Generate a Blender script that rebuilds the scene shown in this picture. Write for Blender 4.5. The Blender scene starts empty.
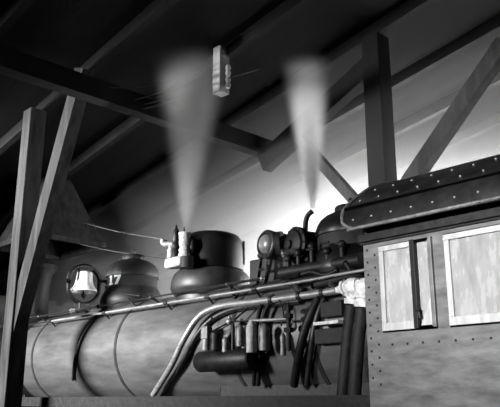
import bpy, bmesh, math, random
from mathutils import Vector, Matrix
random.seed(17)
sc = bpy.context.scene
C = sc.collection
PI = math.pi

# ------------------------------------------------------------------ camera
F_PX, HORIZON = 700.0, 197.0
PITCH = math.atan(HORIZON / F_PX)
YAW = math.radians(136)
EYE = Vector((0, 0, 1.6))
cp_, sp_ = math.cos(PITCH), math.sin(PITCH)
FW = Vector((math.cos(YAW) * cp_, math.sin(YAW) * cp_, sp_))
RT = Vector((math.sin(YAW), -math.cos(YAW), 0))
UP = RT.cross(FW)
cam = bpy.data.cameras.new('camera')
cam.sensor_width = 36
cam.lens = F_PX / 500 * 36
cam.clip_start = 0.1
camo = bpy.data.objects.new('camera', cam)
C.objects.link(camo)
camo.location = EYE
camo.rotation_euler = Matrix((RT, UP, -FW)).transposed().to_euler()
sc.camera = camo

# ------------------------------------------------------------------ world, lights, exposure
w = bpy.data.worlds.new('overcast_sky')
sc.world = w
w.use_nodes = True
bg = w.node_tree.nodes['Background']
bg.inputs[0].default_value = (.8, .8, .8, 1)
bg.inputs[1].default_value = 0.012
sc.view_settings.view_transform = 'Standard'
sc.view_settings.look = 'None'
sc.view_settings.gamma = 1
sc.view_settings.use_curve_mapping = False
sc.view_settings.exposure = 0.0


def area(name, loc, target, sx, sy, power, spread=180):
    l = bpy.data.lights.new(name, 'AREA')
    l.shape = 'RECTANGLE'
    l.size, l.size_y = sx, sy
    l.energy = power
    l.spread = math.radians(spread)
    o = bpy.data.objects.new(name, l)
    C.objects.link(o)
    o.location = loc
    d = Vector(target) - Vector(loc)
    o.rotation_euler = d.to_track_quat('-Z', 'Y').to_euler()
    return o


area('near_side_key', (-12.8, -8, 4.6), (-10.2, 6.8, 2.6), 4.0, 2.6, 850, 40)  # key daylight from the open near side of the shed
area('hidden_back_light', (-9.6, 10.2, 1.3), (-12.0, 17, 4.6), 6.0, 1.4, 2200, 95)  # lamp added behind the engine to light the smoke; no opening there
area('hidden_back_light', (-5.4, 9.6, 2.2), (-7.4, 14.5, 5.5), 5.0, 1.2, 10000, 120)  # stronger added lamp, unseen behind the engine, for the background glow
area('hidden_back_light', (-7.6, 9.6, 2.8), (-6.0, 6.5, 5.3), .8, .6, 34, 26)  # small added lamp hidden behind the boiler, aimed at the exhaust steam
area('steam_fill_light', (-17, 3.2, 4.9), (-7.6, 6.4, 6.0), 1.6, 1.2, 190, 28)  # added side lamp out of view to brighten the steam; no window built
area('near_side_key', (-1.5, -8, 4.2), (-3.0, 5.5, 2.75), 1.6, 1.6, 62, 18)  # second key, added only to brighten the cab side


# ------------------------------------------------------------------ helpers
def ray(px, py):
    return FW + RT * ((px - 250) / F_PX) + UP * ((203.5 - py) / F_PX)


def at(px, py, Y=None, X=None):
    """point of a sight line on the plane y = Y or x = X"""
    d = ray(px, py)
    t = Y / d.y if Y is not None else X / d.x
    return EYE + d * t


BY, BZ, BR = 6.8, 2.36, 0.80      # boiler axis and radius


def on(px, py, off=0.0):
    """point of a sight line on the boiler shell"""
    d = ray(px, py)
    r = BR + off
    oz = EYE.z - BZ
    A = d.y ** 2 + d.z ** 2
    B = -2 * (BY * d.y - oz * d.z)
    D = B * B - 4 * A * (BY ** 2 + oz ** 2 - r * r)
    t = (-B - math.sqrt(max(D, 0))) / 2 / A
    return EYE + d * t


W = {}


def obj(name, bm, mat, parent=None, smooth=True, bevel=0, kind=None, label=None):
    base = W.get(parent.name, Vector((0, 0, 0))) if parent else Vector((0, 0, 0))
    bmesh.ops.recalc_face_normals(bm, faces=bm.faces)
    if parent is None:
        xs = [v.co for v in bm.verts]
        lo = Vector([min(c[i] for c in xs) for i in range(3)])
        hi = Vector([max(c[i] for c in xs) for i in range(3)])
        base = Vector(((lo.x + hi.x) / 2, (lo.y + hi.y) / 2, lo.z))
    bmesh.ops.translate(bm, verts=bm.verts, vec=-base)
    me = bpy.data.meshes.new(name)
    bm.to_mesh(me)
    bm.free()
    if smooth:
        for p in me.polygons:
            p.use_smooth = True
        me.set_sharp_from_angle(angle=math.radians(38))
    me.materials.append(mat)
    o = bpy.data.objects.new(name, me)
    C.objects.link(o)
    if parent:
        o.parent = parent
    else:
        o.location = base
    W[o.name] = base
    if bevel:
        m = o.modifiers.new('bevel', 'BEVEL')
        m.width = bevel
        m.segments = 2
        m.limit_method = 'ANGLE'
    if kind:
        o['kind'] = kind
    if label:
        o['label'] = label
    return o


def tag(o, label, cat, group=None):
    o['label'] = label
    o['category'] = cat
    if group:
        o['group'] = group
    return o


def empty(name, loc, label, cat, group=None):
    o = bpy.data.objects.new(name, None)
    C.objects.link(o)
    o.location = loc
    W[o.name] = Vector(loc)
    return tag(o, label, cat, group)


def NB():
    return bmesh.new()


def box(bm, c, s, rot=None):
    M = Matrix.Translation(Vector(c))
    if rot is not None:
        M = M @ rot.to_4x4()
    M = M @ Matrix.Diagonal((s[0], s[1], s[2], 1))
    bmesh.ops.create_cube(bm, size=1, matrix=M)
    return bm


def frame_from(d):
    d = d.normalized()
    a = Vector((0, 0, 1)) if abs(d.z) < .9 else Vector((1, 0, 0))
    u = d.cross(a).normalized()
    return u, u.cross(d).normalized()


def lathe(bm, prof, o, axis=(0, 0, 1), seg=48):
    """profile of (radius, height) pairs spun about the axis through o"""
    ax = Vector(axis).normalized()
    u, v = frame_from(ax)
    o = Vector(o)
    rings = []
    for r, h in prof:
        if r < 1e-5:
            rings.append([bm.verts.new(o + ax * h)])
        else:
            rings.append([bm.verts.new(o + ax * h + (u * math.cos(2 * PI * k / seg) + v * math.sin(2 * PI * k / seg)) * r) for k in range(seg)])
    for a, b in zip(rings, rings[1:]):
        for k in range(seg):
            k2 = (k + 1) % seg
            q = [a[k % len(a)], a[k2 % len(a)], b[k2 % len(b)], b[k % len(b)]]
            q = [x for i, x in enumerate(q) if x not in q[:i]]
            if len(q) > 2:
                bm.faces.new(q)
    return bm


def cyl(bm, a, b, r, r2=None, seg=20):
    a, b = Vector(a), Vector(b)
    L = (b - a).length
    return lathe(bm, [(0, 0), (r, 0), (r if r2 is None else r2, L), (0, L)], a, b - a, seg)


def ball(bm, c, r, s=(1, 1, 1), seg=16):
    bmesh.ops.create_uvsphere(bm, u_segments=seg, v_segments=seg // 2 + 2, radius=r,
                              matrix=Matrix.Translation(Vector(c)) @ Matrix.Diagonal((s[0], s[1], s[2], 1)))
    return bm


def smoothed(pts, n=6):
    pts = [Vector(p) for p in pts]
    if len(pts) < 3:
        return pts
    out = []
    P_ = [pts[0] * 2 - pts[1]] + pts + [pts[-1] * 2 - pts[-2]]
    for i in range(1, len(P_) - 2):
        p0, p1, p2, p3 = P_[i - 1:i + 3]
        for k in range(n):
            t = k / n
            out.append(0.5 * ((2 * p1) + (p2 - p0) * t + (2 * p0 - 5 * p1 + 4 * p2 - p3) * t * t + (3 * p1 - p0 - 3 * p2 + p3) * t ** 3))
    out.append(pts[-1])
    return out


def tube(bm, pts, r, seg=14, n=6, curve=True):
    pts = smoothed(pts, n) if curve else [Vector(p) for p in pts]
    rings = []
    u = None
    for i, p in enumerate(pts):
        d = (pts[min(i + 1, len(pts) - 1)] - pts[max(i - 1, 0)]).normalized()
        if u is None:
            u, v = frame_from(d)
        else:
            u = (u - d * u.dot(d)).normalized()
            v = d.cross(u).normalized()
        rr = r(i / (len(pts) - 1)) if callable(r) else r
        rings.append([bm.verts.new(p + (u * math.cos(2 * PI * k / seg) + v * math.sin(2 * PI * k / seg)) * rr) for k in range(seg)])
    for a, b in zip(rings, rings[1:]):
        for k in range(seg):
            bm.faces.new((a[k], a[(k + 1) % seg], b[(k + 1) % seg], b[k]))
    bm.faces.new(rings[0])
    bm.faces.new(rings[-1])
    return bm


def prism(bm, outline, vec):
    vec = Vector(vec)
    a = [bm.verts.new(Vector(p)) for p in outline]
    b = [bm.verts.new(Vector(p) + vec) for p in outline]
    n = len(a)
    bm.faces.new(a)
    bm.faces.new(b[::-1])
    for k in range(n):
        bm.faces.new((a[k], b[k], b[(k + 1) % n], a[(k + 1) % n]))
    return bm


def beam(bm, a, b, wd, ht, side=None):
    """square timber from a to b; wd along side, ht across"""
    a, b = Vector(a), Vector(b)
    d = (b - a).normalized()
    s = Vector(side) if side else Vector((0, 1, 0))
    s = (s - d * s.dot(d)).normalized()
    t = d.cross(s)
    rot = Matrix((s, t, d)).transposed()
    box(bm, (a + b) / 2, (wd, ht, (b - a).length), rot)
    return bm


# ------------------------------------------------------------------ materials
def g(v):
    return (v, v, v, 1)


def mat(name, lo, hi, rough=.5, metal=0.0, scale=(6, 6, 6), bump=.15, rvar=.15, spec=.5, detail=6, coat=0.0):
    m = bpy.data.materials.new(name)
    m.use_nodes = True
    nt = m.node_tree
    N, L = nt.nodes, nt.links
    b = N['Principled BSDF']
    tc = N.new('ShaderNodeTexCoord')
    mp = N.new('ShaderNodeMapping')
    mp.inputs['Scale'].default_value = scale
    L.new(tc.outputs['Object'], mp.inputs[0])
    no = N.new('ShaderNodeTexNoise')
    no.inputs['Scale'].default_value = 1
    no.inputs['Detail'].default_value = detail
    no.inputs['Roughness'].default_value = .65
    L.new(mp.outputs[0], no.inputs['Vector'])
    cr = N.new('ShaderNodeValToRGB')
    cr.color_ramp.elements[0].position = .32
    cr.color_ramp.elements[1].position = .68
    cr.color_ramp.elements[0].color = g(lo)
    cr.color_ramp.elements[1].color = g(hi)
    L.new(no.outputs[0], cr.inputs[0])
    L.new(cr.outputs[0], b.inputs['Base Color'])
    mr = N.new('ShaderNodeMapRange')
    mr.inputs['To Min'].default_value = max(.03, rough - rvar)
    mr.inputs['To Max'].default_value = min(1, rough + rvar)
    L.new(no.outputs[0], mr.inputs[0])
    L.new(mr.outputs[0], b.inputs['Roughness'])
    b.inputs['Metallic'].default_value = metal
    b.inputs['Specular IOR Level'].default_value = spec
    b.inputs['Coat Weight'].default_value = coat
    if bump:
        bp = N.new('ShaderNodeBump')
        bp.inputs['Strength'].default_value = bump
        bp.inputs['Distance'].default_value = .02
        L.new(no.outputs[0], bp.inputs['Height'])
        L.new(bp.outputs[0], b.inputs['Normal'])
    return m


def plank_mat(name, lo, hi, axis, width, rough=.8):
    """boards laid side by side along an axis, with dark joints and grain"""
    m = mat(name, lo, hi, rough, scale=tuple(.6 if i == axis[0] else 14 for i in range(3)), bump=.3, spec=.05)
    nt = m.node_tree
    N, L = nt.nodes, nt.links
    b = N['Principled BSDF']
    tc = N.new('ShaderNodeTexCoord')
    sp = N.new('ShaderNodeSeparateXYZ')
    L.new(tc.outputs['Object'], sp.inputs[0])
    dv = N.new('ShaderNodeMath'); dv.operation = 'DIVIDE'; dv.inputs[1].default_value = width
    L.new(sp.outputs[axis[1]], dv.inputs[0])
    fr = N.new('ShaderNodeMath'); fr.operation = 'FRACT'
    L.new(dv.outputs[0], fr.inputs[0])
    gt = N.new('ShaderNodeMath'); gt.operation = 'GREATER_THAN'; gt.inputs[1].default_value = .06
    L.new(fr.outputs[0], gt.inputs[0])
    fl = N.new('ShaderNodeMath'); fl.operation = 'FLOOR'
    L.new(dv.outputs[0], fl.inputs[0])
    wn = N.new('ShaderNodeTexWhiteNoise'); wn.noise_dimensions = '1D'
    L.new(fl.outputs[0], wn.inputs['W'])
    mr = N.new('ShaderNodeMapRange')
    mr.inputs['To Min'].default_value = .75
    mr.inputs['To Max'].default_value = 1.15
    L.new(wn.outputs[0], mr.inputs[0])
    mu = N.new('ShaderNodeMath'); mu.operation = 'MULTIPLY'
    L.new(mr.outputs[0], mu.inputs[0])
    mx = N.new('ShaderNodeMath'); mx.operation = 'MULTIPLY_ADD'; mx.inputs[1].default_value = .7; mx.inputs[2].default_value = .3
    L.new(gt.outputs[0], mx.inputs[0])
    L.new(mx.outputs[0], mu.inputs[1])
    mixc = N.new('ShaderNodeMix'); mixc.data_type = 'RGBA'; mixc.blend_type = 'MULTIPLY'
    mixc.inputs[0].default_value = 1
    old = b.inputs['Base Color'].links[0].from_socket
    L.new(old, mixc.inputs[6])
    L.new(mu.outputs[0], mixc.inputs[7])
    L.new(mixc.outputs[2], b.inputs['Base Color'])
    return m


M = {
    'boiler': mat('boiler_jacket_steel', .06, .12, .42, .45, (1.2, 5, 5), .10, .1),
    'band': mat('boiler_band_steel', .03, .05, .35, .5),
    'dome': mat('dome_steel', .013, .034, .48, .3, (4, 4, 4), .06, .08),
    'dome_band': mat('dome_band_paint', .016, .035, .6, .0, (5, 5, 5), .06, .1, spec=.12),
    'dome_dark': mat('dome_black_paint', .003, .009, .38, .0, (3, 3, 3), .05, .08, spec=.3),
    'black': mat('black_iron', .003, .009, .5, .0, (12, 12, 12), .25, .12, spec=.22),
    'iron': mat('worn_dark_iron', .006, .022, .6, .1, (12, 12, 12), .4, .15, spec=.2),
    'pipe': mat('bare_steel_pipe', .16, .32, .42, .5, (8, 30, 30), .1, .1),
    'pipe_dark': mat('dark_pipe_iron', .015, .04, .4, .5, (10, 10, 10), .15, .1),
    'cast': mat('cast_valve_metal', .07, .20, .5, .35, (18, 18, 18), .4, .15),
    'cast_pale': mat('pale_cast_metal', .18, .42, .55, .0, (14, 14, 14), .6, .1),
    'bright': mat('chalky_lagging', .30, .78, .6, .0, (20, 20, 20), .7, .1),
    'valve': mat('scaled_valve_metal', .10, .50, .6, .0, (22, 22, 22), .8, .1),
    'white': mat('white_numeral_paint', .70, .85, .5, .0, (30, 30, 30), .05),
    'bell': mat('polished_bell_metal', .75, .9, .30, .15, (6, 6, 6), .03, .08),
    'cab': mat('cab_side_paint', .06, .15, .5, .1, (3, 3, 10), .2, .15),
    'cab_roof': mat('cab_roof_paint', .006, .016, .34, .0, (5, 5, 5), .15, .1),
    'sash': mat('pale_sash_wood', .26, .42, .6, .0, (20, 20, 3), .15),
    'rim': mat('worn_roof_edge', .12, .25, .4, .4, (20, 20, 20), .2),
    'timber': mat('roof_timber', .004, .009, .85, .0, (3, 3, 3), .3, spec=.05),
    'timber_pale': mat('weathered_veiled_timber', .012, .045, .85, .0, (9, 9, 1.2), .5, spec=.05),
    'hood': mat('smoke_hood_boards', .010, .035, .8, .0, (10, 10, 1.5), .4, spec=.05),
    'block': mat('grey_cable_block_wood', .12, .28, .8, .0, (9, 9, 2), .3),
    'wire': mat('cable_sheath', .015, .03, .8, spec=.15),
    'cord': mat('pale_cord', .06, .10, .7),
    'porcelain': mat('porcelain_insulator', .4, .55, .3, bump=.05),
    'ground': mat('cinder_floor', .03, .09, .95, .0, (4, 4, 4), .8),
    'rail': mat('rail_steel', .12, .25, .35, .8),
    'lens': mat('lamp_lens', .08, .22, .3, .0, (5, 5, 5), .02, .05, coat=.6),
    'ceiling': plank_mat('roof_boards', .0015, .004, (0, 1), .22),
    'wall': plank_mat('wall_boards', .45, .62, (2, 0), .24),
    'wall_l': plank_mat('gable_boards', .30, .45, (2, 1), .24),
}


def pane_material():
    m = mat('dirty_pane_painted_sheen', .20, .36, .26, 0, (13, 13, 3.2), .02, .12, detail=3, spec=.7)  # pale streaks mix milky dirt with the glass reflection painted into the colour
    N, L = m.node_tree.nodes, m.node_tree.links
    b = N['Principled BSDF']
    b.inputs['Transmission Weight'].default_value = .15
    return m


M['pane'] = pane_material()

# ------------------------------------------------------------------ the shed
RX, RZ, RS = -6.0, 7.25, .17      # roof plane: z = RZ + RS*(x-RX)


def roof_z(x):
    return RZ + RS * (x - RX)


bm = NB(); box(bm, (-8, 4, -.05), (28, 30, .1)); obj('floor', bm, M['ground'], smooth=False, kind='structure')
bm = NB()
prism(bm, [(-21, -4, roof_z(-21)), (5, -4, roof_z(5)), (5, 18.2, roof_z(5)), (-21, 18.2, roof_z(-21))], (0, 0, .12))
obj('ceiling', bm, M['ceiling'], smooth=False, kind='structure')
bm = NB(); prism(bm, [(-21, 18, 0), (5, 18, 0), (5, 18, roof_z(5)), (-21, 18, roof_z(-21))], (0, .15, 0))
obj('wall_back', bm, M['wall'], smooth=False, kind='structure')
bm = NB(); box(bm, (-20.9, 7, roof_z(-20.9) / 2), (.15, 22, roof_z(-20.9)))
obj('wall_left', bm, M['wall_l'], smooth=False, kind='structure')

# rafters under the roof boards, running with the slope
raf = None
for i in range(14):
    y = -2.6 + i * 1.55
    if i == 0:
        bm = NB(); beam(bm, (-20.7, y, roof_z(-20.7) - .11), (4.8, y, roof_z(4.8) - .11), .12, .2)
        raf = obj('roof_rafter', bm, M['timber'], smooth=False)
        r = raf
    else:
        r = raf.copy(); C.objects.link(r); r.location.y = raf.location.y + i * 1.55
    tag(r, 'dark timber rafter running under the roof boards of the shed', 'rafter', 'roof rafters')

# cross beams carrying the rafters, running away from the camera
bm = NB(); zb = at(165, 115, X=-8.3).z
beam(bm, (-8.3, 1.0, zb), (-8.3, 8.5, zb), .22, .30, (1, 0, 0))
tag(obj('cross_beam', bm, M['timber'], smooth=False), 'dark cross beam below the roof, where the cables end', 'beam')
# posts with knee braces
PX, PY = -5.76, 8.3
root = empty('timber_post', (PX, PY, 0), 'tall dark square timber post with two braces rising behind the cab roof', 'post')
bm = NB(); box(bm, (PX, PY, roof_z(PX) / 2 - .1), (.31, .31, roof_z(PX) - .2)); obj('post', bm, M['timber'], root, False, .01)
a, b = at(358, 204, Y=PY), at(296, 134, Y=PY)
d = (b - a).normalized()
bm = NB(); beam(bm, a - d * .5, b + d * .05, .16, .155); obj('brace', bm, M['timber_pale'], root, False)  # paler tone stands in for the smoke veil over this brace
a, b = at(407, 187, Y=PY), at(437, 143, Y=PY)
d = (b - a).normalized()
bm = NB(); beam(bm, a - d * .55, b + d * 1.6, .18, .22); obj('brace', bm, M['timber_pale'], root, False)

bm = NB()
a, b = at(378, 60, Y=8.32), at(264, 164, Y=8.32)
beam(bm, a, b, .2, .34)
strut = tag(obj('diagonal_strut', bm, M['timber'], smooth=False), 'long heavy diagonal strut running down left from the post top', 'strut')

# post on the near side, at the left
QX, QY = -10.4, 5.0
root = empty('timber_post', (QX, QY, 0), 'weathered timber post with a knee brace at the far left', 'post')
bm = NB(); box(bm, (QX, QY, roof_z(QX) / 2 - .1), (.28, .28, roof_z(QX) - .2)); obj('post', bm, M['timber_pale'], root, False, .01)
a, b = at(66, 140, Y=QY), at(84, 72, Y=QY)
d = (b - a).normalized()
bm = NB(); beam(bm, a - d * ((a.x - QX) / d.x), b + d * ((roof_z(b.x) - .25 - b.z) / d.z), .2, .28); obj('brace', bm, M['timber_pale'], root, False)

# smoke hood over the chimney
root = empty('smoke_hood', (-13.0, 6.8, 4.6), 'boarded flaring smoke hood hanging over the engine at the far left', 'smoke hood')
def frustum(bm, c, z0, z1, a0, a1, b0, b1):
    vs = []
    for z, a_, b_ in ((z0, a0, b0), (z1, a1, b1)):
        vs.append([bm.verts.new((c[0] + sx * a_, c[1] + sy * b_, z)) for sx, sy in ((-1, -1), (1, -1), (1, 1), (-1, 1))])
    for k in range(4):
        bm.faces.new((vs[0][k], vs[0][(k + 1) % 4], vs[1][(k + 1) % 4], vs[1][k]))
    return bm
bm = NB(); frustum(bm, (-13.0, 6.8), 4.68, 6.05, .86, .26, .76, .26)
o = obj('hood_panel', bm, M['hood'], root, False)
m_ = o.modifiers.new('thickness', 'SOLIDIFY'); m_.thickness = .03
bm = NB()
for sx, sy, lx, ly in ((0, -1, 1.80, .05), (0, 1, 1.80, .05), (-1, 0, .05, 1.6), (1, 0, .05, 1.6)):
    box(bm, (-13.0 + sx * .88, 6.8 + sy * .78, 4.64), (lx, ly, .10))
obj('hood_lip', bm, M['hood'], root, False)
bm = NB(); box(bm, (-13, 6.8, (6.05 + roof_z(-13)) / 2), (.52, .52, roof_z(-13) - 6.05)); obj('flue', bm, M['hood'], root, False)
for k in range(7):
    t = (k + .5) / 7
    bm = NB(); box(bm, (-12.12 - .60 * t, 6.8 - .78 + .5 * t, 4.68 + 1.37 * t), (.05, .03, .05))
    obj('hood_bolt', bm, M['iron'], root, False)

# wooden cable block hanging from the roof
BX = at(221, 80, Y=6.6)
zb0 = at(221, 94, Y=6.6).z
root = empty('cable_block', (BX.x, 6.6, zb0), 'grey wooden block hanging from the roof, holding the cables', 'cable block')
bm = NB(); box(bm, (BX.x, 6.6, (zb0 + roof_z(BX.x) - .05) / 2), (.17, .20, roof_z(BX.x) - zb0 - .05)); obj('block', bm, M['block'], root, False, .01)
for k in range(2):
    bm = NB(); lathe(bm, [(0, 0), (.03, 0), (.045, .05), (.03, .09), (.045, .14), (.03, .18), (0, .18)], at(228, 88 - k * 12, Y=6.63), seg=16)
    obj('insulator', bm, M['porcelain'], root)

# cables and cords
def cable(pa, pb, r, label, sag=.05, m='wire', name='cable', group=None):
    bm = NB()
    mid = (pa + pb) / 2 - Vector((0, 0, sag))
    tube(bm, [pa, mid, pb], r, 8, 8)
    o = obj(name, bm, M[m])
    tag(o, label, 'cable' if name == 'cable' else 'cord', group)
    return o
cable(at(130, 112, X=-8.3), at(214, 84, Y=6.58), .018, 'lowest of the dark cables running left from the hanging block')
cable(at(132, 107, X=-8.3), at(214, 76, Y=6.58), .030, 'thickest dark cable running left from the hanging block')
cable(at(120, 104, X=-8.3), at(214, 70, Y=6.58), .012, 'thin upper dark cable running left from the hanging block')
cable(at(88, 87, X=-8.3), at(214, 66, Y=6.58), .009, 'thinnest cable sagging almost level under the dark roof', .16)
cable(at(229, 78, Y=6.6), at(300, 52, Y=9.2), .010, 'thin cable leaving the right side of the hanging block')
cable(Vector((-12.12, 7.3, 4.72)) if False else at(84, 223, X=-12.3), at(161, 239, Y=6.5), .005, 'upper pale cord stretched from the smoke hood towards the whistle', .03, 'cord', 'cord')
cable(at(70, 242, X=-12.6), at(166, 259, Y=6.9), .004, 'lower pale cord stretched above the bell towards the middle dome', .03, 'cord', 'cord')

# ------------------------------------------------------------------ track
for s, wd in ((-.53, 'near'), (.53, 'far')):
    bm = NB(); box(bm, (-8, BY + s, .11), (26, .06, .03)); box(bm, (-8, BY + s, .06), (26, .02, .08)); box(bm, (-8, BY + s, .015), (26, .11, .02))
    tag(obj('track_rail', bm, M['rail'], smooth=False), 'steel rail under the %s wheels of the locomotive' % wd, 'rail')

# ------------------------------------------------------------------ locomotive
loco = empty('steam_locomotive', (-9, BY, .12), 'black steam locomotive numbered 17 with three domes, bell and cab', 'locomotive')
def L(name, bm, m, parent=None, smooth=True, bevel=0, label=None):
    return obj(name, bm, M[m], parent or loco, smooth, bevel, None, label)

def rivets(pts, m='iron', parent=None, name='rivet', shape=None):
    first = None
    for p in pts:
        p = Vector(p)
        if first is None:
            bm = NB()
            if shape:
                shape(bm, p)
            else:
                lathe(bm, [(.012, 0), (.010, .006), (0, .009)], p, (0, -1, 0), 8)
            first, p0 = L(name, bm, m, parent or cab), p
        else:
            o = first.copy(); C.objects.link(o); o.location = first.location + (p - p0)

# boiler
bm = NB(); cyl(bm, (-12.3, BY, BZ), (-4.0, BY, BZ), BR, seg=96)
boiler = L('boiler', bm, 'boiler')
for x in (-11.75, -9.14, -6.55, -5.2):
    bm = NB(); lathe(bm, [(BR - .01, -.03), (BR + .008, -.03), (BR + .008, .03), (BR - .01, .03)], (x, BY, BZ), (1, 0, 0), 96)
    L('boiler_band', bm, 'band', boiler)
# smokebox and front end (left of the photograph)
bm = NB(); lathe(bm, [(0, 0), (.3, 0), (.62, -.06 + .12), (.70, .1), (.77, .12), (.77, 1.85), (.7, 1.88)], (-14.2, BY, BZ), (1, 0, 0), 64)
L('smokebox', bm, 'black')
bm = NB(); lathe(bm, [(.42, -.15), (.34, 0), (.25, .15), (.22, .5), (.26, 1.0), (.36, 1.12), (.36, 1.2), (.28, 1.22), (.2, 1.1)], (-13.3, BY, BZ + .72), seg=40)
L('chimney', bm, 'black')

# running board
bm = NB(); box(bm, (-9.0, BY - 1.0, 1.62), (9.9, .5, .05)); box(bm, (-9.0, BY - 1.24, 1.58), (9.9, .03, .14))
L('running_board', bm, 'iron', None, False)
bm = NB(); box(bm, (-9.0, BY + 1.0, 1.62), (9.9, .5, .05)); box(bm, (-9.0, BY + 1.24, 1.58), (9.9, .03, .14))
L('running_board', bm, 'iron', None, False)
bm = NB()
for s in (-.42, .42):
    box(bm, (-8.2, BY + s, 1.15), (12.6, .1, .5))
for x in (-14, -11, -8, -5, -2.2):
    box(bm, (x, BY, 1.2), (.1, .84, .4))
L('frame', bm, 'black', None, False)
bm = NB(); box(bm, (-5.6, BY, 1.75), (2.9, 1.1, .9)); L('firebox', bm, 'black', None, False, .03)
bm = NB(); box(bm, (-13.2, BY, 1.5), (1.0, .8, .5)); L('saddle', bm, 'black', None, False, .03)
for x in (-10.6, -9.0, -7.4):
    for s in (-1, 1):
        bm = NB(); y = BY + s * .53
        lathe(bm, [(.52, -.07), (.66, -.07), (.68, -.05 if s < 0 else .05), (.66, .07), (.52, .07), (.52, -.07)], (x, y, .80), (0, 1, 0), 40)
        lathe(bm, [(0, -.09), (.12, -.09), (.12, .09), (0, .09)], (x, y, .80), (0, 1, 0), 20)
        for k in range(12):
            aa = 2 * PI * k / 12
            cyl(bm, (x + .1 * math.cos(aa), y, .8 + .1 * math.sin(aa)), (x + .54 * math.cos(aa), y, .8 + .54 * math.sin(aa)), .035, seg=8)
        L('driving_wheel', bm, 'black')

# --- domes
def ribbed_dome(cx, dz, capmat, bandmat, name, label, sc_=1.0):
    z0 = 3.15 + dz
    bm = NB()
    lathe(bm, [(.47, -.45), (.48, -.08), (.525, .0), (.53, .06), (.505, .15), (.46, .24), (.425, .29), (.42, .30)], (cx, BY, z0), seg=64)
    dome = L(name, bm, capmat, None, True, 0, label)
    bm = NB(); lathe(bm, [(.415, .28), (.425, .29), (.425, .46), (.415, .47)], (cx, BY, z0), seg=64)
    L('dome_band', bm, bandmat, dome)
    bm = NB(); lathe(bm, [(.42, .455), (.452, .46), (.456, .485), (.452, .53), (.43, .60), (.39, .665), (.33, .715), (.26, .75), (.2, .765), (.19, .77)], (cx, BY, z0), seg=64)
    L('dome_cap', bm, capmat, dome)
    bm = NB(); lathe(bm, [(.185, .75), (.205, .765), (.205, .83), (.19, .85), (.1, .875), (0, .88)], (cx, BY, z0), seg=48)
    L('dome_lid', bm, capmat, dome)
    bm = NB(); lathe(bm, [(0, .86), (.02, .86), (.014, .90), (.03, .93), (.02, .965), (0, .97)], (cx, BY, z0), seg=16)
    L('lid_knob', bm, capmat, dome)
    return dome

front = ribbed_dome(-9.93, 0, 'dome', 'dome_band', 'sand_dome', 'front dome marked with the number 17')
# painted number 17 wrapped on the band
def numeral(polys, cx, z0, a0, R, name, parent):
    bm = NB()
    for poly in polys:
        n = len(poly)
        def pt(u, v, r):
            a_ = a0 + u * 1.35 / R
            return Vector((cx + r * math.cos(a_), BY + r * math.sin(a_), z0 + v * 1.05))
        inner = [bm.verts.new(pt(u, v, R)) for u, v in poly]
        outer = [bm.verts.new(pt(u, v, R + .006)) for u, v in poly]
        bm.faces.new(outer)
        for k in range(n):
            bm.faces.new((inner[k], inner[(k + 1) % n], outer[(k + 1) % n], outer[k]))
    L(name, bm, 'white', parent, False, 0, 'white painted number')
az = math.atan2(-BY, 9.93)          # from the dome towards the camera
one = [[(-.085, 0), (-.005, 0), (-.005, .025), (-.027, .03), (-.027, .15), (-.06, .15), (-.085, .13), (-.085, .12), (-.063, .12), (-.063, .03), (-.085, .025)]]
seven = [[(.015, .11), (.015, .15), (.115, .15), (.115, .125), (.07, .0), (.03, .0), (.075, .118), (.03, .118), (.026, .11)]]
numeral(one, -9.93, 3.15 + .30, az - .83, .4265, 'numeral_one', front)
numeral(seven, -9.93, 3.15 + .30, az - .83, .4265, 'numeral_seven', front)

rear = ribbed_dome(-5.22, -.06, 'dome_dark', 'dome_band', 'rear_dome', 'black rear dome beside the cab')

mx = -7.88
bm = NB()
lathe(bm, [(.50, -.45), (.52, -.08), (.585, -.01), (.602, .04), (.598, .12), (.58, .20), (.55, .255), (.51, .29), (.47, .31), (.46, .33)], (mx, BY, 3.15), seg=64)
mid = L('steam_dome', bm, 'dome', None, True, 0, 'wide middle dome with a dark drum top')
bm = NB(); lathe(bm, [(.45, .30), (.485, .32), (.487, .5), (.482, .62), (.472, .72), (.45, .79), (.41, .84), (.34, .87), (.2, .89), (0, .895)], (mx, BY, 3.15), seg=64)
L('dome_drum', bm, 'dome_dark', mid)
bm = NB(); cyl(bm, (mx + .37, BY + .32, 3.56), (mx + .37, BY + .32, 3.92), .022); L('side_pipe', bm, 'cast', mid)

# --- safety valve and whistle cluster on a tray beside the middle dome
vx = at(180, 262, Y=6.55)
def V(px, py, Y=6.2):
    return at(px, py, Y=Y)
bm = NB()
p0, p1 = V(168.5, 263.5), V(186, 262)
c = (p0 + p1) / 2
box(bm, (c.x, 6.2, c.z), ((p1 - p0).length * .92, .20, .145))
val = L('valve_manifold', bm, 'valve', None, True, .03, 'pale valve manifold with a black whistle left of the middle dome')
bm = NB(); p = V(186, 262); cyl(bm, p + Vector((.02, 0, -.09)), p + Vector((.02, 0, .07)), .10, seg=24)
L('valve_base', bm, 'iron', val)
bm = NB(); p = V(184.5, 258); lathe(bm, [(0, 0), (.085, 0), (.09, .05), (.075, .08), (.085, .11), (.07, .16), (.085, .19), (.088, .33), (.095, .335), (.095, .37), (.08, .375), (0, .385)], p, seg=28)
L('safety_valve', bm, 'valve', val)
bm = NB(); p = V(184, 236); cyl(bm, p, p + Vector((0, 0, .13)), .012, seg=10); L('valve_stem', bm, 'iron', val)
bm = NB(); p = V(191, 262); tube(bm, [V(183, 259, 6.28), V(189, 259, 6.28), V(192, 250, 6.28), V(192.5, 242, 6.28), V(190, 237, 6.28)], .05); L('side_casting', bm, 'black', val)
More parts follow.
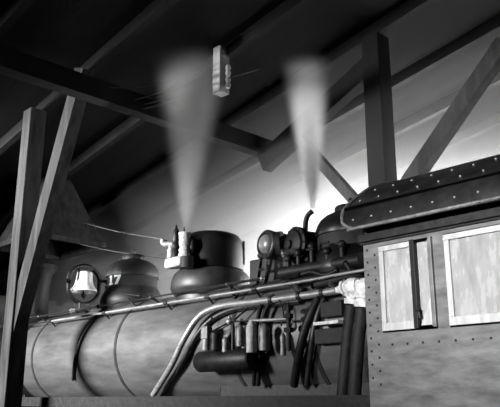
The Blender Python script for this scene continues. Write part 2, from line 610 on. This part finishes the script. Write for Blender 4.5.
bm = NB(); p = V(175.5, 258); lathe(bm, [(0, -.04), (.055, 0), (.055, .10), (.04, .12), (.06, .15), (.06, .2), (.035, .24), (.045, .27), (.045, .40), (.03, .43), (.02, .45), (.012, .5), (0, .5)], p, seg=20)
L('whistle', bm, 'black', val)
bm = NB(); p = V(170.5, 258); lathe(bm, [(0, 0), (.05, 0), (.05, .12), (.035, .14), (.035, .2), (0, .2)], p, seg=20); L('short_valve', bm, 'valve', val)
bm = NB(); tube(bm, [V(176, 245), V(171, 244), V(166, 244.5), V(163.5, 242.5), V(164, 239.5)], lambda t: .042 + .01 * t, 14); L('elbow', bm, 'cast', val)
bm = NB(); tube(bm, [V(184, 264), V(188, 266, 6.3), V(195, 268, 6.45)], .05); L('support_pipe', bm, 'iron', val)

# --- bell
bc = Vector((-11.5, BY, 3.66))
bm = NB()
pts = []
for k in range(25):
    t = math.radians(195 + (345 - 195) * k / 24)
    pts.append(bc + Vector((0, .335 * math.cos(t), .335 * math.sin(t))))
pts = [bc + Vector((0, -.32, .12))] + pts + [bc + Vector((0, .32, .12))]
tube(bm, pts, .038, 10, 2)
stand = L('bell_stand', bm, 'black', None, True, 0, 'round black bell stand')
bm = NB(); box(bm, bc + Vector((0, 0, -.40)), (.2, .26, .16)); L('stand_foot', bm, 'black', stand, False, .02)
bm = NB()
pts = [bc + Vector((0, .33 * math.cos(math.radians(t)), .10 + .27 * math.sin(math.radians(t)))) for t in range(0, 181, 12)]
tube(bm, pts, .045, 10, 2); box(bm, bc + Vector((0, 0, .30)), (.08, .26, .10))
L('bell_yoke', bm, 'black', stand)
bm = NB()
lathe(bm, [(0, .27), (.10, .268), (.135, .25), (.145, .2), (.155, .1), (.175, .02), (.21, -.04), (.245, -.085), (.25, -.11), (.235, -.115), (.17, .0), (.12, .2)], bc, seg=40)
L('bell', bm, 'bell', stand, True, 0, 'bright polished bell')
bm = NB(); cyl(bm, bc + Vector((0, 0, .1)), bc + Vector((0, 0, -.15)), .014, seg=8); ball(bm, bc + Vector((0, 0, -.18)), .048); cyl(bm, bc + Vector((0, 0, -.2)), bc + Vector((0, 0, -.26)), .012, seg=8)
L('clapper', bm, 'black', stand)
bm = NB(); cyl(bm, bc + Vector((.12, .42, .14)), bc + Vector((.12, .42, -.42)), .035, seg=10); cyl(bm, bc + Vector((0, .3, .12)), bc + Vector((.12, .44, .12)), .03, seg=8)
L('side_post', bm, 'black', stand)
bm = NB(); tube(bm, [at(100, 283, Y=6.9), at(110, 287, Y=6.6), at(122, 293, Y=6.35), at(140, 296, Y=6.3)], .012, 8); L('bell_cord', bm, 'iron', stand)

# --- handrails with stanchions
zr = 3.083
bm = NB(); tube(bm, [(-12.6, 6.2, zr), (-6.2, 6.2, zr)], .021, 12, curve=False); ball(bm, (-6.2, 6.2, zr), .03)
hr = L('handrail', bm, 'pipe', None, True, 0, 'upper bright handrail')
for x in (-12.0, -10.0, -8.55, -6.85):
    bm = NB(); cyl(bm, (x, 6.2, zr + .02), (x + .03, 6.36, 2.99), .016, seg=10); ball(bm, (x, 6.2, zr), .034)
    L('stanchion', bm, 'pipe_dark', hr)
zr2 = 2.935
bm = NB(); tube(bm, [(-12.4, 6.07, zr2), (-6.0, 6.07, zr2), (-4.9, 6.05, 2.945), (-4.2, 6.05, 2.95)], .019, 12)
hr2 = L('handrail', bm, 'pipe', None, True, 0, 'lower thin pipe rail')
for x in (-11.3, -9.6, -8.0, -7.1, -6.2):
    bm = NB(); cyl(bm, (x - .04, 6.07, zr2), (x + .04, 6.07, zr2), .03, seg=12); cyl(bm, (x, 6.07, zr2), (x, 6.2, 2.82), .014, seg=8)
    L('rail_clamp', bm, 'pipe_dark', hr2)
# strut joining the rails
for pa, pb in (((228, 284), (235, 297)), ((128, 299), (136, 307))):
    bm = NB(); cyl(bm, at(*pa, Y=6.2), on(*pb, .02), .02, seg=10); ball(bm, on(*pb, .02), .03); L('rail_strut', bm, 'black')
# planks at the bell foot
bm = NB(); box(bm, (-11.4, 6.5, 3.06), (1.5, .30, .05)); L('step_board', bm, 'iron', None, False, .01)
bm = NB(); box(bm, (-10.98, 6.35, 3.10), (.18, .12, .07)); ball(bm, (-11.08, 6.35, 3.11), .06); L('lubricator', bm, 'cast', None, True, .01)

# --- sand pipe and boiler side pipes
bm = NB()
tube(bm, [on(x, y, .03) for x, y in ((103, 309.5), (94, 319), (86, 330), (80, 342), (75, 360), (73, 380))], .026, 10)
L('sand_pipe', bm, 'pipe_dark')
bm = NB()
tube(bm, [on(x, y, .12) for x, y in ((150, 400), (170, 368), (181, 345), (187, 334), (196, 320), (207, 311), (224, 305.5), (250, 302.5), (275, 299.5), (300, 296), (325, 292.6), (340, 290))], .042, 16)
mp_ = L('delivery_pipe', bm, 'pipe', None, True, 0, 'thick pale pipe bending down along the boiler')
for x, y in ((272, 299.8), (300, 296), (323, 293)):
    bm = NB(); a_, b_ = on(x - 1.5, y + .2, .12), on(x + 1.5, y - .2, .12); cyl(bm, a_, b_, .056, seg=18); L('pipe_coupling', bm, 'pipe_dark', mp_)
bm = NB()
tube(bm, [on(x, y, .06) for x, y in ((160, 400), (180, 366), (191, 345), (200, 331), (212, 319), (228, 311), (246, 307), (268, 304.5), (300, 301))], .034, 14)
L('drain_pipe', bm, 'pipe_dark')
bm = NB(); tube(bm, [on(x, y, .10) for x, y in ((262, 304), (259, 314), (256.5, 328), (256, 345), (254, 385))], .028, 12); L('hose', bm, 'black')
bm = NB(); tube(bm, [on(x, y, .10) for x, y in ((270, 303), (265, 313), (262, 328), (261, 345), (258, 385))], .03, 12); L('hose', bm, 'black')
bm = NB(); tube(bm, [on(x, y, .15) for x, y in ((232, 321.5), (250, 320.8), (270, 320), (291, 318.5))], .020, 12, curve=False); ball(bm, on(229.5, 321.5, .15), .045); ball(bm, on(229.5, 317.5, .15), .02)
L('operating_rod', bm, 'pipe')
bm = NB(); tube(bm, [on(212, 331.5, .12), on(229, 322.5, .15)], .014, 8, curve=False); tube(bm, [on(214, 333, .12), on(231, 323.5, .15)], .010, 8, curve=False); tube(bm, [on(233, 321, .14), on(248, 308, .10)], .016, 8, curve=False)
tube(bm, [on(212, 316, .1), on(209, 334, .1)], .007, 6, curve=False)
L('linkage', bm, 'iron')

def casting(px0, px1, py0, py1, m, name, off=.16, label=None):
    a_, b_ = on(px0, py1, off), on(px1, py0, off)
    c_ = on((px0 + px1) / 2, (py0 + py1) / 2, off)
    r_ = abs(px1 - px0) / 2 * (c_ - EYE).length / F_PX
    h_ = abs(py1 - py0) * (c_ - EYE).length / F_PX
    bm = NB(); lathe(bm, [(0, 0), (r_ * .95, 0), (r_, h_ * .15), (r_ * .9, h_ * .5), (r_, h_ * .6), (r_ * .95, h_ * .82), (r_ * .55, h_ * .95), (r_ * .2, h_), (0, h_)], c_ - Vector((0, 0, h_ / 2)), seg=20)
    L(name, bm, m, None, True, 0, label)
casting(202, 211, 326, 350, 'cast', 'valve_body', .16)
bm = NB(); c_ = on(206.5, 333, .17); box(bm, c_, (.13, .10, .17)); L('valve_chest', bm, 'cast', None, False, .02)
casting(210, 222, 330, 350, 'black', 'pump_cylinder', .19)
casting(222, 229, 337, 352, 'cast', 'valve_body')
casting(231, 235, 322, 350, 'black', 'valve_body', .14)
casting(236, 244, 325, 346, 'cast', 'valve_body', .12)
casting(246, 257, 321, 352, 'cast_pale', 'oil_reservoir', .2)
casting(259, 270, 324, 350, 'cast', 'oil_reservoir', .16)
casting(286, 291, 302, 350, 'iron', 'standing_valve', .18)
casting(280, 286, 333, 355, 'cast', 'valve_body', .1)
bm = NB(); lathe(bm, [(0, 0), (.11, .01), (.13, .04), (.13, .96), (.11, .99), (0, 1.0)], on(199, 362, .15), (1, 0, .0), 32)
L('air_reservoir', bm, 'black')
for x, y in ((288.5, 308), (288.5, 316), (288.5, 330)):
    bm = NB(); c_ = on(x, y, .18); cyl(bm, c_ - Vector((0, 0, .025)), c_ + Vector((0, 0, .025)), .055, seg=6); L('hex_nut', bm, 'iron')
bm = NB(); c_ = on(293, 327, .10); lathe(bm, [(0, -.02), (.05, -.02), (.055, .02), (.035, .04), (0, .045)], c_, (-.1, -1, .2), 20); L('inspection_plug', bm, 'bright', None, True, 0, 'small pale round plug')
bm = NB(); tube(bm, [on(x, y, .14) for x, y in ((273, 294), (279, 300), (282.5, 308), (283.5, 318), (281, 326))], .009, 8); L('oil_tube', bm, 'iron')
# wide straps and pipes right of centre
bm = NB(); tube(bm, [on(x, y, .10) for x, y in ((319, 297), (312, 312), (305, 330), (300, 350), (294, 385))], .05, 14); L('steam_pipe', bm, 'black')
bm = NB(); tube(bm, [on(x, y, .07) for x, y in ((325, 297), (319, 310), (314, 328), (311, 350), (307, 385))], .03, 12); L('steam_pipe', bm, 'pipe_dark')
# step bracket plate
a_, b_ = on(314, 324.5, .2), on(339, 321.2, .2)
bm = NB(); box(bm, ((a_.x + b_.x) / 2, a_.y + .06, (a_.z + b_.z) / 2), (abs(b_.x - a_.x), .16, .035)); L('step_plate', bm, 'bright', None, False, .004, 'pale narrow step plate')
a_, b_ = on(321, 318, .07), on(344, 300, .07)
bm = NB(); box(bm, ((a_.x + b_.x) / 2, (a_.y + b_.y) / 2 + .05, (a_.z + b_.z) / 2), (abs(b_.x - a_.x), .16, abs(b_.z - a_.z))); L('side_box', bm, 'iron', None, False, .01)
a_, b_ = on(318, 345, .05), on(346, 327, .05)
bm = NB(); box(bm, ((a_.x + b_.x) / 2, (a_.y + b_.y) / 2 + .05, (a_.z + b_.z) / 2), (abs(b_.x - a_.x), .2, abs(b_.z - a_.z))); L('side_box', bm, 'iron', None, False, .01)

# --- tool box, lamp and turbo generator on top of the boiler
bx0, bx1 = at(252, 284, Y=6.62), at(277, 264, Y=6.62)
bm = NB(); box(bm, ((bx0.x + bx1.x) / 2, 6.72, 3.27), (abs(bx1.x - bx0.x), .3, .36)); L('tool_box', bm, 'iron', None, False, .015)

lc = at(266, 244, Y=6.35)
bm = NB()
lathe(bm, [(0, .40), (.10, .395), (.165, .35), (.185, .28), (.185, .02), (.175, -.01), (.15, -.02), (.14, .02)], lc, (.12, 1, -.02), 40)
lamp = L('lamp', bm, 'black', None, True, 0, 'round black lamp with a pale lens')
bm = NB(); lathe(bm, [(.13, .01), (.125, -.02), (.10, -.05), (.06, -.065), (0, -.07)], lc, (.12, 1, -.02), 32); L('lens', bm, 'lens', lamp)
bm = NB(); lathe(bm, [(.13, .0), (.155, -.025), (.172, -.02), (.19, .0), (.19, .04), (.175, .05)], lc, (.12, 1, -.02), 40); L('lens_rim', bm, 'pipe_dark', lamp)
for pa, pb in (((261.5, 254), (256.5, 286)), ((268, 256), (264.5, 285))):
    bm = NB(); beam(bm, at(*pa, Y=6.42), at(*pb, Y=6.45), .05, .03); L('lamp_leg', bm, 'black', lamp, False)
bm = NB(); cyl(bm, at(259, 256, Y=6.42), at(270, 254, Y=6.42), .035, seg=10); L('lamp_crossbar', bm, 'black', lamp)
bm = NB(); cyl(bm, at(259, 270, Y=6.43), at(268, 268, Y=6.43), .02, seg=8); L('lamp_crossbar', bm, 'black', lamp)

tc_ = at(295, 245, Y=6.42)
bm = NB()
lathe(bm, [(0, .42), (.12, .41), (.18, .36), (.2, .28), (.2, .05), (.235, .04), (.235, -.01), (.2, -.02), (.18, -.05), (.10, -.075), (.06, -.08), (.05, -.11), (0, -.115)], tc_, (.25, 1, 0), 44)
gen = L('turbo_generator', bm, 'black', None, True, 0, 'dark round turbo generator with a curved exhaust pipe')
bm = NB()
u_, v_ = frame_from(Vector((.25, 1, 0)))
bm.free()
ax_ = Vector((.25, 1, 0)).normalized()
rivets([tc_ + (u_ * math.cos(2 * PI * k / 12) + v_ * math.sin(2 * PI * k / 12)) * .218 for k in range(12)], 'iron', gen, 'flange_bolt', lambda b_, p_: cyl(b_, p_ - ax_ * .03, p_, .013, seg=6))
bm = NB(); lathe(bm, [(.12, -.10), (.165, -.09), (.17, -.02), (.12, -.0)], at(284, 244, Y=6.5), (.9, .5, 0), 24); L('shaft_housing', bm, 'iron', gen)
bm = NB(); tube(bm, [at(x, y, Y=6.5) for x, y in ((305, 240), (305.3, 230), (306, 221), (308, 215.5), (312, 211.5))], .034, 16); L('exhaust_pipe', bm, 'black', gen, True, 0, 'curved exhaust pipe')
bm = NB(); tube(bm, [at(309, 232, Y=6.5), at(321, 264, Y=6.5)], .012, 8, curve=False); L('stay_rod', bm, 'black', gen)
bm = NB(); cyl(bm, at(296, 256, Y=6.5), at(295, 285, Y=6.5), .045); cyl(bm, at(291, 258, Y=6.55), at(290, 280, Y=6.5), .02); box(bm, at(297, 264, Y=6.6), (.26, .25, .06)); L('pedestal', bm, 'black', gen)
bm = NB(); ball(bm, at(301, 266, Y=6.45), .07); ball(bm, at(306, 268, Y=6.45), .05); cyl(bm, at(301, 262, Y=6.4), at(309, 259, Y=6.4), .03); L('governor_valve', bm, 'iron', gen)

# --- turret and valves at the foot of the rear dome
bm = NB(); cyl(bm, (-6.0, 6.36, 3.14), (-4.75, 6.36, 3.14), .085); cyl(bm, (-5.9, 6.36, 3.14), (-5.9, 6.5, 2.9), .05); cyl(bm, (-4.9, 6.36, 3.14), (-4.9, 6.5, 2.9), .05); L('turret', bm, 'black')
for k, x in enumerate((-5.85, -5.68, -5.46, -5.22, -5.0)):
    bm = NB(); cyl(bm, (x, 6.32, 3.2), (x, 6.32, 3.34 + .05 * (k % 3)), .035); ball(bm, (x, 6.32, 3.30 + .05 * (k % 3)), .055); cyl(bm, (x - .06, 6.28, 3.36 + .04 * (k % 2)), (x + .06, 6.28, 3.36 + .04 * (k % 2)), .012)
    L('turret_valve', bm, 'black')
for pts, r_, m in ((((296, 282), (299, 290), (304, 292)), .05, 'iron'), (((285, 284), (296, 283), (306, 281), (318, 279)), .03, 'pipe_dark'), (((313, 286), (330, 281.5), (346, 277), (362, 272)), .04, 'iron'),
                   (((300, 275), (312, 272), (325, 275), (338, 270)), .03, 'black'), (((330, 279), (332, 286), (337, 289.5)), .045, 'iron'), (((345, 262), (350, 270), (352, 280)), .03, 'black')):
    bm = NB(); tube(bm, [at(x, y, Y=6.12) for x, y in pts], r_, 12); L('fitting_pipe', bm, m)

# --- bright globe valves by the cab, with two lagged pipes running down
def c5(px, py, Y=5.62):
    return at(px, py, Y=Y)
bm = NB(); tube(bm, [c5(x, y) for x, y in ((336, 290.5), (342, 289), (348, 287), (356, 286.5), (368, 284))], lambda t: .032 + .035 * min(1, t * 2), 16)
gv = L('globe_valves', bm, 'bright', None, True, 0, 'bright pale pair of valves beside the cab')
bm = NB(); ball(bm, c5(353, 288), .10, (1, 1, 1.05)); cyl(bm, c5(352.5, 291), c5(351, 303.5), .055); cyl(bm, c5(351.5, 299), c5(351, 304), .072, seg=6); L('valve_body', bm, 'bright', gv)
bm = NB(); ball(bm, c5(364, 289), .10, (1, 1, 1.05)); cyl(bm, c5(363, 292), c5(362, 306), .055); cyl(bm, c5(362.5, 300), c5(362, 307), .08, seg=6); L('valve_body', bm, 'bright', gv)
for px in (352, 364):
    bm = NB(); cyl(bm, c5(px, 286), c5(px, 278.5), .022, seg=10)
    bmesh.ops.create_cone(bm, segments=10, radius1=.05, radius2=.05, depth=.018, matrix=Matrix.Translation(c5(px, 279.5)))
    L('valve_wheel', bm, 'cast', gv)
for pa, pb in (((344, 288.5), (345.5, 288)), ((357.5, 286.5), (359, 286)), ((353.5, 295), (353, 297)), ((363.5, 296), (363.2, 298))):
    bm = NB(); cyl(bm, c5(*pa), c5(*pb), .088, seg=8); L('union_nut', bm, 'bright', gv, False)
bm = NB(); tube(bm, [c5(x, y) for x, y in ((351, 303), (349.5, 318), (347, 341), (342, 400))], .058, 16); L('lagged_pipe', bm, 'iron')
bm = NB(); tube(bm, [c5(x, y) for x, y in ((362, 306), (361, 320), (358, 341), (354, 400))], .068, 16); L('lagged_pipe', bm, 'iron')

# --- cab
CY = 5.46
FX = -4.04            # front corner
BXE = -1.6            # rear end
bm = NB()
WT, WB = 3.02, 2.2    # window top, bottom
w1a, w1b = -3.86, -3.28
w2a, w2b = -3.16, -2.3
side_pts = []
box(bm, ((FX + w1a) / 2, CY, 2.32), (w1a - FX, .05, 1.6))
box(bm, ((w1a + BXE) / 2, CY, (1.52 + WB) / 2), (BXE - w1a, .05, WB - 1.52))
box(bm, ((w1a + BXE) / 2, CY, 3.07), (BXE - w1a, .05, .10))
box(bm, ((w1b + w2a) / 2, CY, (WB + WT) / 2), (w2a - w1b, .05, WT - WB))
box(bm, ((w2b + BXE) / 2, CY, (WB + WT) / 2), (BXE - w2b, .05, WT - WB))
cab = L('cab', bm, 'cab', None, False, .0, 'riveted grey cab with a side window')
bm = NB()
box(bm, (FX, 6.8, 2.32), (.04, 2.66, 1.6)); L('cab_front', bm, 'cab', cab, False)
bm = NB(); box(bm, ((FX + BXE) / 2, 2 * BY - CY, 2.32), (BXE - FX, .05, 1.6)); L('cab_far_side', bm, 'cab', cab, False)
bm = NB(); box(bm, ((FX + BXE) / 2, BY, 1.48), (BXE - FX, 2.7, .08)); L('cab_floor', bm, 'iron', cab, False)
# rivets: two columns on the corner strip, one row under the window
rp = []
for k in range(11):
    z = 3.0 - k * .12
    rp += [(FX + .045, CY - .025, z), (FX + .13, CY - .025, z - .06)]
rp += [(w1a + .1 + k * .16, CY - .025, 2.09) for k in range(14)]
rivets(rp)
# sash of the first window: frame, pane, second pane behind a mullion
def frame_(bm, x0, x1, z0, z1, t, y, dy):
    box(bm, ((x0 + x1) / 2, y, z1 - t / 2), (x1 - x0, dy, t))
    box(bm, ((x0 + x1) / 2, y, z0 + t * .75), (x1 - x0, dy, t * 1.5))
    box(bm, (x0 + t / 2, y, (z0 + t * 1.5 + z1 - t) / 2), (t, dy - .004, z1 - z0 - t * 2.5))
    return bm
bm = NB(); frame_(bm, -3.855, -3.50, 2.215, 3.01, .05, CY - .022, .04)
L('window_sash', bm, 'sash', cab, False, .004, 'pale wooden window sash')
bm = NB(); box(bm, (-3.655, CY - .012, 2.64), (.315, .012, .70)); L('window_pane', bm, 'pane', cab, False, 0, 'dirty pane with its bright reflection painted in as pale streaks')
bm = NB(); box(bm, (-3.475, CY - .035, 2.615), (.045, .06, .80)); L('mullion', bm, 'black', cab, False, .004)
bm = NB(); box(bm, (-3.375, CY - .0, 2.63), (.15, .012, .72)); L('window_pane', bm, 'pane', cab, False, 0, 'narrow streaked pane beside the dark mullion')
bm = NB(); box(bm, (-3.290, CY - .035, 2.615), (.03, .05, .80)); box(bm, (-3.32, CY - .012, 2.615), (.03, .03, .78)); L('mullion', bm, 'cab', cab, False, .004)
bm = NB(); prism(bm, [(-3.45, CY - .02, 2.24), (-3.305, CY - .02, 2.24), (-3.305, CY - .02, 2.56)], (0, .012, 0)); L('corner_gusset', bm, 'sash', cab, False)
bm = NB(); ball(bm, (-3.445, CY - .06, 2.37), .018); cyl(bm, (-3.445, CY - .06, 2.37), (-3.43, CY - .06, 2.30), .01, seg=8); L('sash_latch', bm, 'black', cab)
bm = NB(); frame_(bm, w2a, w2b, WB + .015, WT - .01, .05, CY - .02, .04); box(bm, (w2b - .025, CY - .02, 2.61), (.05, .04, .8)); L('window_sash', bm, 'sash', cab, False, .004, 'pale wooden sash of the rear window')
bm = NB(); box(bm, ((w2a + w2b) / 2, CY - .008, 2.62), (.76, .012, .70)); L('window_pane', bm, 'pane', cab, False)
# mouldings under the eaves
bm = NB(); box(bm, ((FX + BXE) / 2 - .01, CY - .045, 3.115), (BXE - FX + .04, .06, .075)); box(bm, ((FX + BXE) / 2 - .01, CY - .03, 3.065), (BXE - FX + .04, .04, .02))
L('eaves_moulding', bm, 'iron', cab, False, .006)
# roof: arched shell with a rounded front corner and a steep lower side
prof = [(5.30, 3.20), (5.30, 3.26), (5.315, 3.34), (5.36, 3.43), (5.46, 3.52), (5.62, 3.63), (5.82, 3.755), (6.0, 3.83), (6.2, 3.90), (6.48, 3.97), (6.8, 4.0)]
prof = prof + [(2 * BY - y, z) for y, z in prof[-2::-1]]
bm = NB()
def rf_x(y, z):
    e = min(z - 3.20, .2)
    return -4.19 + .13 * (1 - math.sqrt(max(0, 1 - (1 - e / .2) ** 2))) if e < .2 else -4.19
rows = []
for y, z in prof:
    rows.append([Vector((rf_x(y, z), y, z)), Vector((-1.5, y, z))])
outer = [[bm.verts.new(p) for p in r_] for r_ in rows]
ctr = Vector((0, BY, 2.4))
inner = []
for r_ in rows:
    rr = []
    for p in r_:
        d = Vector((0, BY - p.y, 2.6 - p.z)).normalized() * .035
        rr.append(bm.verts.new(p + d))
    inner.append(rr)
for i in range(len(rows) - 1):
    bm.faces.new((outer[i][0], outer[i][1], outer[i + 1][1], outer[i + 1][0]))
    bm.faces.new((inner[i][0], inner[i + 1][0], inner[i + 1][1], inner[i][1]))
    bm.faces.new((outer[i][0], outer[i + 1][0], inner[i + 1][0], inner[i][0]))
    bm.faces.new((outer[i][1], inner[i][1], inner[i + 1][1], outer[i + 1][1]))
for i in (0, -1):
    bm.faces.new((outer[i][0], inner[i][0], inner[i][1], outer[i][1]))
roof = L('cab_roof', bm, 'cab_roof', None, True, 0, 'arched black cab roof')
bm = NB()
eave = [(-1.5, 5.295, 3.20), (-3.9, 5.295, 3.20), (-4.04, 5.295, 3.203)] + [(rf_x(y, z) - .005, y - .006, z + .003) for y, z in prof[1:11]]
tube(bm, eave, .017, 10, 3); L('roof_rim', bm, 'rim', roof)
bm = NB()
tube(bm, [(-4.17, 5.345, 3.425), (-1.5, 5.345, 3.425)], .022, 10, curve=False); L('roof_seam', bm, 'cab_roof', roof)
rivets([(-4.05 + k * .22, y - .004, z) for y, z in ((5.31, 3.29), (5.44, 3.51), (5.7, 3.68)) for k in range(12)], 'rim', roof, 'rivet', lambda b_, p_: ball(b_, p_, .013, seg=8))
# end wall fill under the arch
bm = NB()
prism(bm, [(FX + .02, y, z - .04) for y, z in prof[2:-2]] + [(FX + .02, 8.1, 3.1), (FX + .02, 5.5, 3.1)], (.03, 0, 0)); L('front_gable', bm, 'cab', cab, False)

# ------------------------------------------------------------------ haze and steam
def vol_node(m):
    m.use_nodes = True
    nt = m.node_tree
    nt.nodes.clear()
    out = nt.nodes.new('ShaderNodeOutputMaterial')
    v = nt.nodes.new('ShaderNodeVolumePrincipled')
    v.inputs['Color'].default_value = (.96, .96, .96, 1)
    nt.links.new(v.outputs[0], out.inputs['Volume'])
    return nt, v

HAZE = 0.10
if HAZE:
    m = bpy.data.materials.new('smoke_haze')
    nt, v = vol_node(m)
    # the smoke lies thick over the far track and thins out under the roof
    gt_ = nt.nodes.new('ShaderNodeNewGeometry')
    sx_ = nt.nodes.new('ShaderNodeSeparateXYZ'); nt.links.new(gt_.outputs['Position'], sx_.inputs[0])
    mr_ = nt.nodes.new('ShaderNodeMapRange'); mr_.interpolation_type = 'SMOOTHSTEP'
    mr_.inputs['From Min'].default_value = 4.6; mr_.inputs['From Max'].default_value = 6.6
    mr_.inputs['To Min'].default_value = HAZE * 1.5; mr_.inputs['To Max'].default_value = HAZE * .03
    nt.links.new(sx_.outputs[2], mr_.inputs[0]); nt.links.new(mr_.outputs[0], v.inputs['Density'])
    v.inputs['Anisotropy'].default_value = .2
    bm = NB()
    x0, x1, y0, y1 = -20.6, 3, 7.95, 17.8
    prism(bm, [(x0, y0, .1), (x1, y0, .1), (x1, y0, roof_z(x1) - .3), (x0, y0, roof_z(x0) - .3)], (0, y1 - y0, 0))
    tag(obj('smoke_haze', bm, m, smooth=False, kind='stuff'), 'thin smoke hanging in the shed behind the locomotive', 'smoke')

def plume(base, top, r0, r1, dens, label, power=3.2, fade=(0.0, .15, .5, 1.0), fv=(0.4, 1.0, .5, .25)):
    m = bpy.data.materials.new('steam')
    nt, v = vol_node(m)
    N, Lk = nt.nodes, nt.links
    H = top.z - base.z
    lean = (top - base) / H
    v.inputs['Anisotropy'].default_value = 0.5
    tc = N.new('ShaderNodeTexCoord')
    sp = N.new('ShaderNodeSeparateXYZ'); Lk.new(tc.outputs['Object'], sp.inputs[0])
    def ma(op, a, b=None, c=None):
        n = N.new('ShaderNodeMath'); n.operation = op
        for i, x in enumerate((a, b, c)):
            if x is None: continue
            if isinstance(x, (int, float)): n.inputs[i].default_value = x
            else: Lk.new(x, n.inputs[i])
        return n.outputs[0]
    dx = ma('SUBTRACT', sp.outputs[0], ma('MULTIPLY', sp.outputs[2], lean.x))
    dy = ma('SUBTRACT', sp.outputs[1], ma('MULTIPLY', sp.outputs[2], lean.y))
    rr = ma('SQRT', ma('ADD', ma('MULTIPLY', dx, dx), ma('MULTIPLY', dy, dy)))
    t = ma('DIVIDE', sp.outputs[2], H)
    R = ma('MULTIPLY_ADD', ma('POWER', ma('MAXIMUM', t, 0.0), .8), r1 - r0, r0)
    q = ma('DIVIDE', rr, R)
    s = ma('MAXIMUM', ma('SUBTRACT', 1.0, ma('MULTIPLY', q, q)), 0.0)
    s = ma('POWER', s, power)
    cr = N.new('ShaderNodeValToRGB')
    el = cr.color_ramp.elements
    el[0].position, el[0].color = fade[0], g(fv[0])
    el[1].position, el[1].color = fade[3], g(fv[3])
    for f_, v2 in zip(fade[1:3], fv[1:3]):
        e = el.new(f_); e.color = g(v2)
    Lk.new(t, cr.inputs[0])
    no = N.new('ShaderNodeTexNoise'); no.inputs['Scale'].default_value = 1.6; no.inputs['Detail'].default_value = 2
    mpn = N.new('ShaderNodeMapping'); mpn.inputs['Scale'].default_value = (1.5, 1.5, .4)
    Lk.new(tc.outputs['Object'], mpn.inputs[0]); Lk.new(mpn.outputs[0], no.inputs['Vector'])
    nz = ma('MULTIPLY_ADD', no.outputs[0], .8, .6)
    d = ma('MULTIPLY', ma('MULTIPLY', ma('MULTIPLY', s, cr.outputs[0]), nz), dens)
    Lk.new(d, v.inputs['Density'])
    bm = NB()
    n = 12
    rings = []
    for i in range(n + 1):
        t_ = i / n
        c_ = base + (top - base) * t_
        r_ = (r0 + (r1 - r0) * t_ ** .8) * 1.02
        rings.append([bm.verts.new(c_ + Vector((r_ * math.cos(2 * PI * k / 20), r_ * math.sin(2 * PI * k / 20), 0))) for k in range(20)])
    for a_, b_ in zip(rings, rings[1:]):
        for k in range(20):
            bm.faces.new((a_[k], b_[k], b_[(k + 1) % 20], a_[(k + 1) % 20]))
    bm.faces.new(rings[0]); bm.faces.new(rings[-1])
    # keep the object's origin at the foot of the plume
    bmesh.ops.recalc_face_normals(bm, faces=bm.faces)
    bmesh.ops.translate(bm, verts=bm.verts, vec=-base)
    me = bpy.data.meshes.new('steam_plume'); bm.to_mesh(me); bm.free(); me.materials.append(m)
    o = bpy.data.objects.new('steam_plume', me); C.objects.link(o); o.location = base
    tag(o, label, 'steam')

p = at(186, 230, Y=6.2)
tp = at(192, 62, Y=5.5); tp.z = min(tp.z, 6.9)
plume(p, tp, .06, .66, 6.5, 'tall plume of steam rising from the pale valves left of the middle dome', fade=(0, .12, .3, 1), fv=(.4, .75, .5, .35))
p = at(313, 209, Y=6.5)
tp = at(306, 62, Y=6.5); tp.z = min(tp.z, 6.9)
plume(p, tp, .05, .44, 20.0, 'tall plume of steam rising from the curved exhaust pipe', fade=(0, .1, .4, .85), fv=(.9, .9, .42, .03))
sc.cycles.volume_step_rate = 1.0
